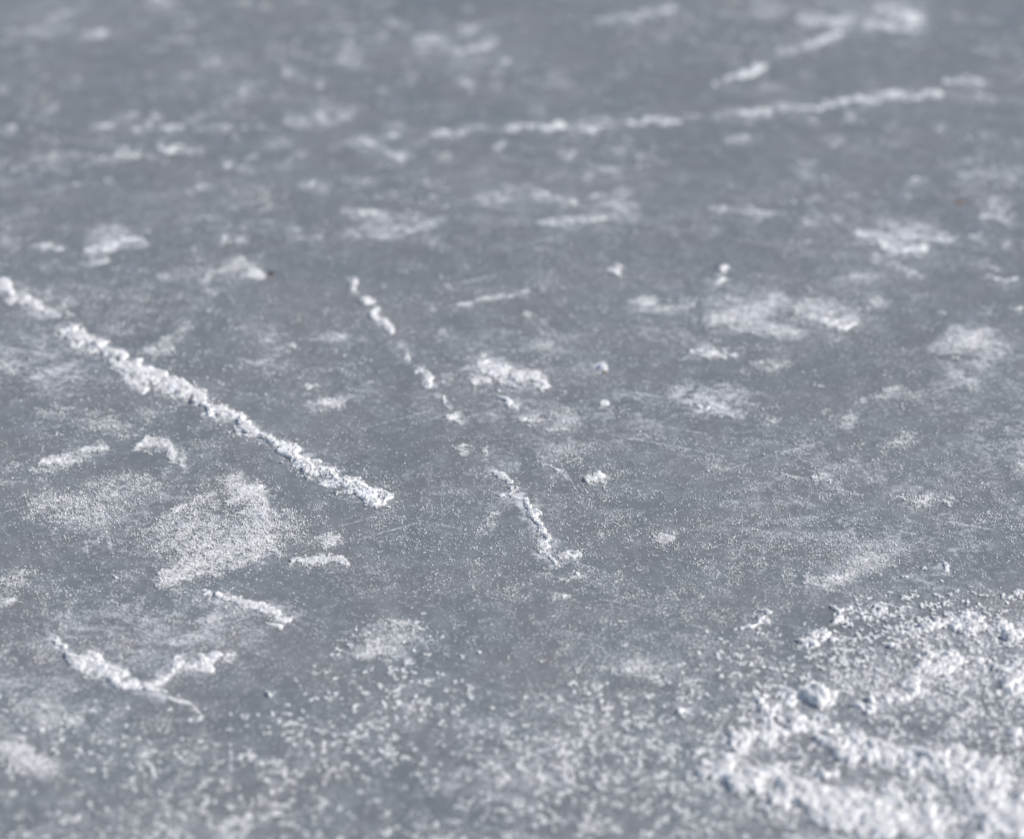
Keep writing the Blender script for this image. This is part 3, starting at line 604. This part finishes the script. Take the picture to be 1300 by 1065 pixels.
# ------------------------------------------------------------------ the ice sheet
HAZE = [('e', 67, 475, 85, 36, 5, .8), ('e', 180, 690, 110, 70, 0, .35), ('e', 100, 560, 110, 40, 0, .3), ('e', 145, 300, 70, 28, 0, .6), ('e', 655, 252, 90, 22, 0, .5),
        ('e', 495, 290, 80, 30, 0, .6), ('e', 905, 505, 80, 30, 0, .7), ('e', 1140, 300, 120, 45, 0, .5), ('e', 990, 400, 130, 40, 0, .45), ('e', 1240, 440, 80, 60, 0, .5),
        ('e', 640, 480, 80, 35, 0, .4), ('e', 1130, 10, 130, 40, 0, .5), ('e', 570, 60, 110, 50, 0, .4), ('e', 400, 150, 90, 50, 0, .4), ('e', 60, 30, 110, 50, 0, .35),
        ('e', 720, 650, 50, 30, 0, .35), ('e', 460, 740, 120, 40, 0, .3), ('e', 300, 680, 80, 60, 0, .5), ('e', 1150, 900, 220, 90, 0, .3), ('e', 60, 960, 200, 60, 0, .3),
        ('e', 1000, 120, 60, 30, 0, .3), ('e', 400, 575, 60, 12, 10, .5), ('e', 860, 390, 60, 20, 0, .4), ('e', 1260, 280, 60, 60, 0, .4)]
def axis(a, b, h0, h1, reach):
    v = [a]
    while v[-1] < b: v.append(v[-1] + h0 + (h1 - h0) * (v[-1] - a) / (b - a))
    out, s, x = [], h1, v[-1]
    while x < reach: s *= 1.7; x += s; out.append(x)
    pre, s, x = [], h0, a
    while x > -reach: s *= 1.7; x -= s; pre.append(x)
    return np.array(pre[::-1] + v + out)
ax, ay = axis(-1.1, 1.1, .0034, .0034, 900), axis(1.45, 4.3, .0030, .0060, 900)
GX, GY = np.meshgrid(ax, ay)
PX, PY = to_pix(GX, np.maximum(GY, .2))
fr = cn(fbm(GX * 7, GY * 8, 900, 5), 2.4) ** 2 * (.1 + .9 * cn(fbm(GX * 45, GY * 60, 930, 4), 3)) * .40 * (.6 + .4 * smooth(150, 500, PY)) + .03
wx = PX + (fbm(GX * 45, GY * 45, 910, 3) - .5) * 26; wy = PY + (fbm(GX * 45, GY * 45, 920, 3) - .5) * 16
acc = np.zeros_like(fr)
ys_ok = (GY[:, 0] > 1.4) & (GY[:, 0] < 4.6); xs_ok = (np.abs(GX[0]) < 1.2)
r0, r1 = np.nonzero(ys_ok)[0][[0, -1]]; c0, c1 = np.nonzero(xs_ok)[0][[0, -1]]
subx, suby = wx[r0:r1 + 1, c0:c1 + 1], wy[r0:r1 + 1, c0:c1 + 1]; sub = acc[r0:r1 + 1, c0:c1 + 1]
rowpy = PY[r0:r1 + 1, (c0 + c1) // 2]
def add(sk, f, grow):
    if sk[0] == 'e': s2 = ('e', sk[1], sk[2], sk[3] * grow + 6, sk[4] * grow + 4, sk[5], sk[6])
    else: s2 = ('l', [(x, y, w * grow + 5) for x, y, w in sk[1]], sk[2])
    _, _, b0, b1 = bounds([s2])
    rows = np.nonzero((rowpy > b0 - 20) & (rowpy < b1 + 20))[0]
    if len(rows) == 0: return
    q0, q1 = rows[0], rows[-1] + 1
    sub[q0:q1] = np.maximum(sub[q0:q1], f * stroke_mask(s2, subx[q0:q1], suby[q0:q1]))
for sk, f in FROST: add(sk, f, 1.25)
sub2 = np.zeros_like(sub); keep = sub.copy(); sub[:] = 0
for sk in HAZE: add(sk, 1.0, 1.0)
sub[:] = keep + .85 * sub
tex = .25 + 1.1 * cn(fbm(GX * 110, GY * 150, 940, 4), 2.8)
fr = np.clip(fr + acc * .62 * tex, 0, 1.3)
ny_, nx_ = GX.shape
ids = np.arange(ny_ * nx_).reshape(ny_, nx_)
F4 = np.stack([ids[:-1, :-1].ravel(), ids[:-1, 1:].ravel(), ids[1:, 1:].ravel(), ids[1:, :-1].ravel()], 1)
ice = make_mesh('frozen_ground', np.stack([GX.ravel(), GY.ravel(), np.zeros(GX.size)], 1), F4, np.zeros((0, 3), int), True, ICE, loc=(0, 0, 0))
ice.name = 'ice_sheet'; ice['kind'] = 'structure'; ice['label'] = 'flat grey frozen lake surface with cloudy frost'
at = ice.data.attributes.new('frost', 'FLOAT', 'POINT'); at.data.foreach_set('value', fr.ravel().astype(np.float32))

# ------------------------------------------------------------------ light
AZ, EL = math.radians(92), math.radians(39)      # sun beyond the frame, to the right
w = bpy.data.worlds.new('World'); sc.world = w; w.use_nodes = True
sky = w.node_tree.nodes.new('ShaderNodeTexSky'); sky.sky_type = 'NISHITA'; sky.sun_disc = False
sky.sun_elevation = EL; sky.sun_rotation = AZ
bg = w.node_tree.nodes['Background']; bg.inputs['Strength'].default_value = .10
w.node_tree.links.new(sky.outputs['Color'], bg.inputs['Color'])
from mathutils import Vector
sd = bpy.data.lights.new('sun', 'SUN'); sd.energy = 4.05; sd.angle = math.radians(.6); sd.color = (1.0, .945, .885)
so = bpy.data.objects.new('sun', sd); COL.objects.link(so)
dv = Vector((math.sin(AZ) * math.cos(EL), math.cos(AZ) * math.cos(EL), math.sin(EL)))
so.rotation_euler = dv.to_track_quat('Z', 'Y').to_euler(); so.location = dv * 20

# ------------------------------------------------------------------ camera
cd = bpy.data.cameras.new('camera'); co = bpy.data.objects.new('camera', cd); COL.objects.link(co)
cd.sensor_width = 36; cd.sensor_fit = 'HORIZONTAL'; cd.lens = 18 / TANH; cd.clip_start = .05; cd.clip_end = 3000
co.location = (0, 0, H_CAM); co.rotation_euler = (math.pi / 2 - PITCH, 0, 0)
fx, fy = to_ground(650, 668)
cd.dof.use_dof = True; cd.dof.focus_distance = float(fy * ct + H_CAM * st); cd.dof.aperture_fstop = 2.1; cd.dof.aperture_blades = 0
sc.camera = co
sc.view_settings.view_transform = 'Standard'; sc.view_settings.look = 'None'; sc.view_settings.gamma = 1; sc.view_settings.exposure = .0
sc.cycles.use_denoising = True
sc.cycles.max_bounces = 5; sc.cycles.diffuse_bounces = 3
sc.cycles.sample_clamp_direct = 6.0; sc.cycles.sample_clamp_indirect = 3.0
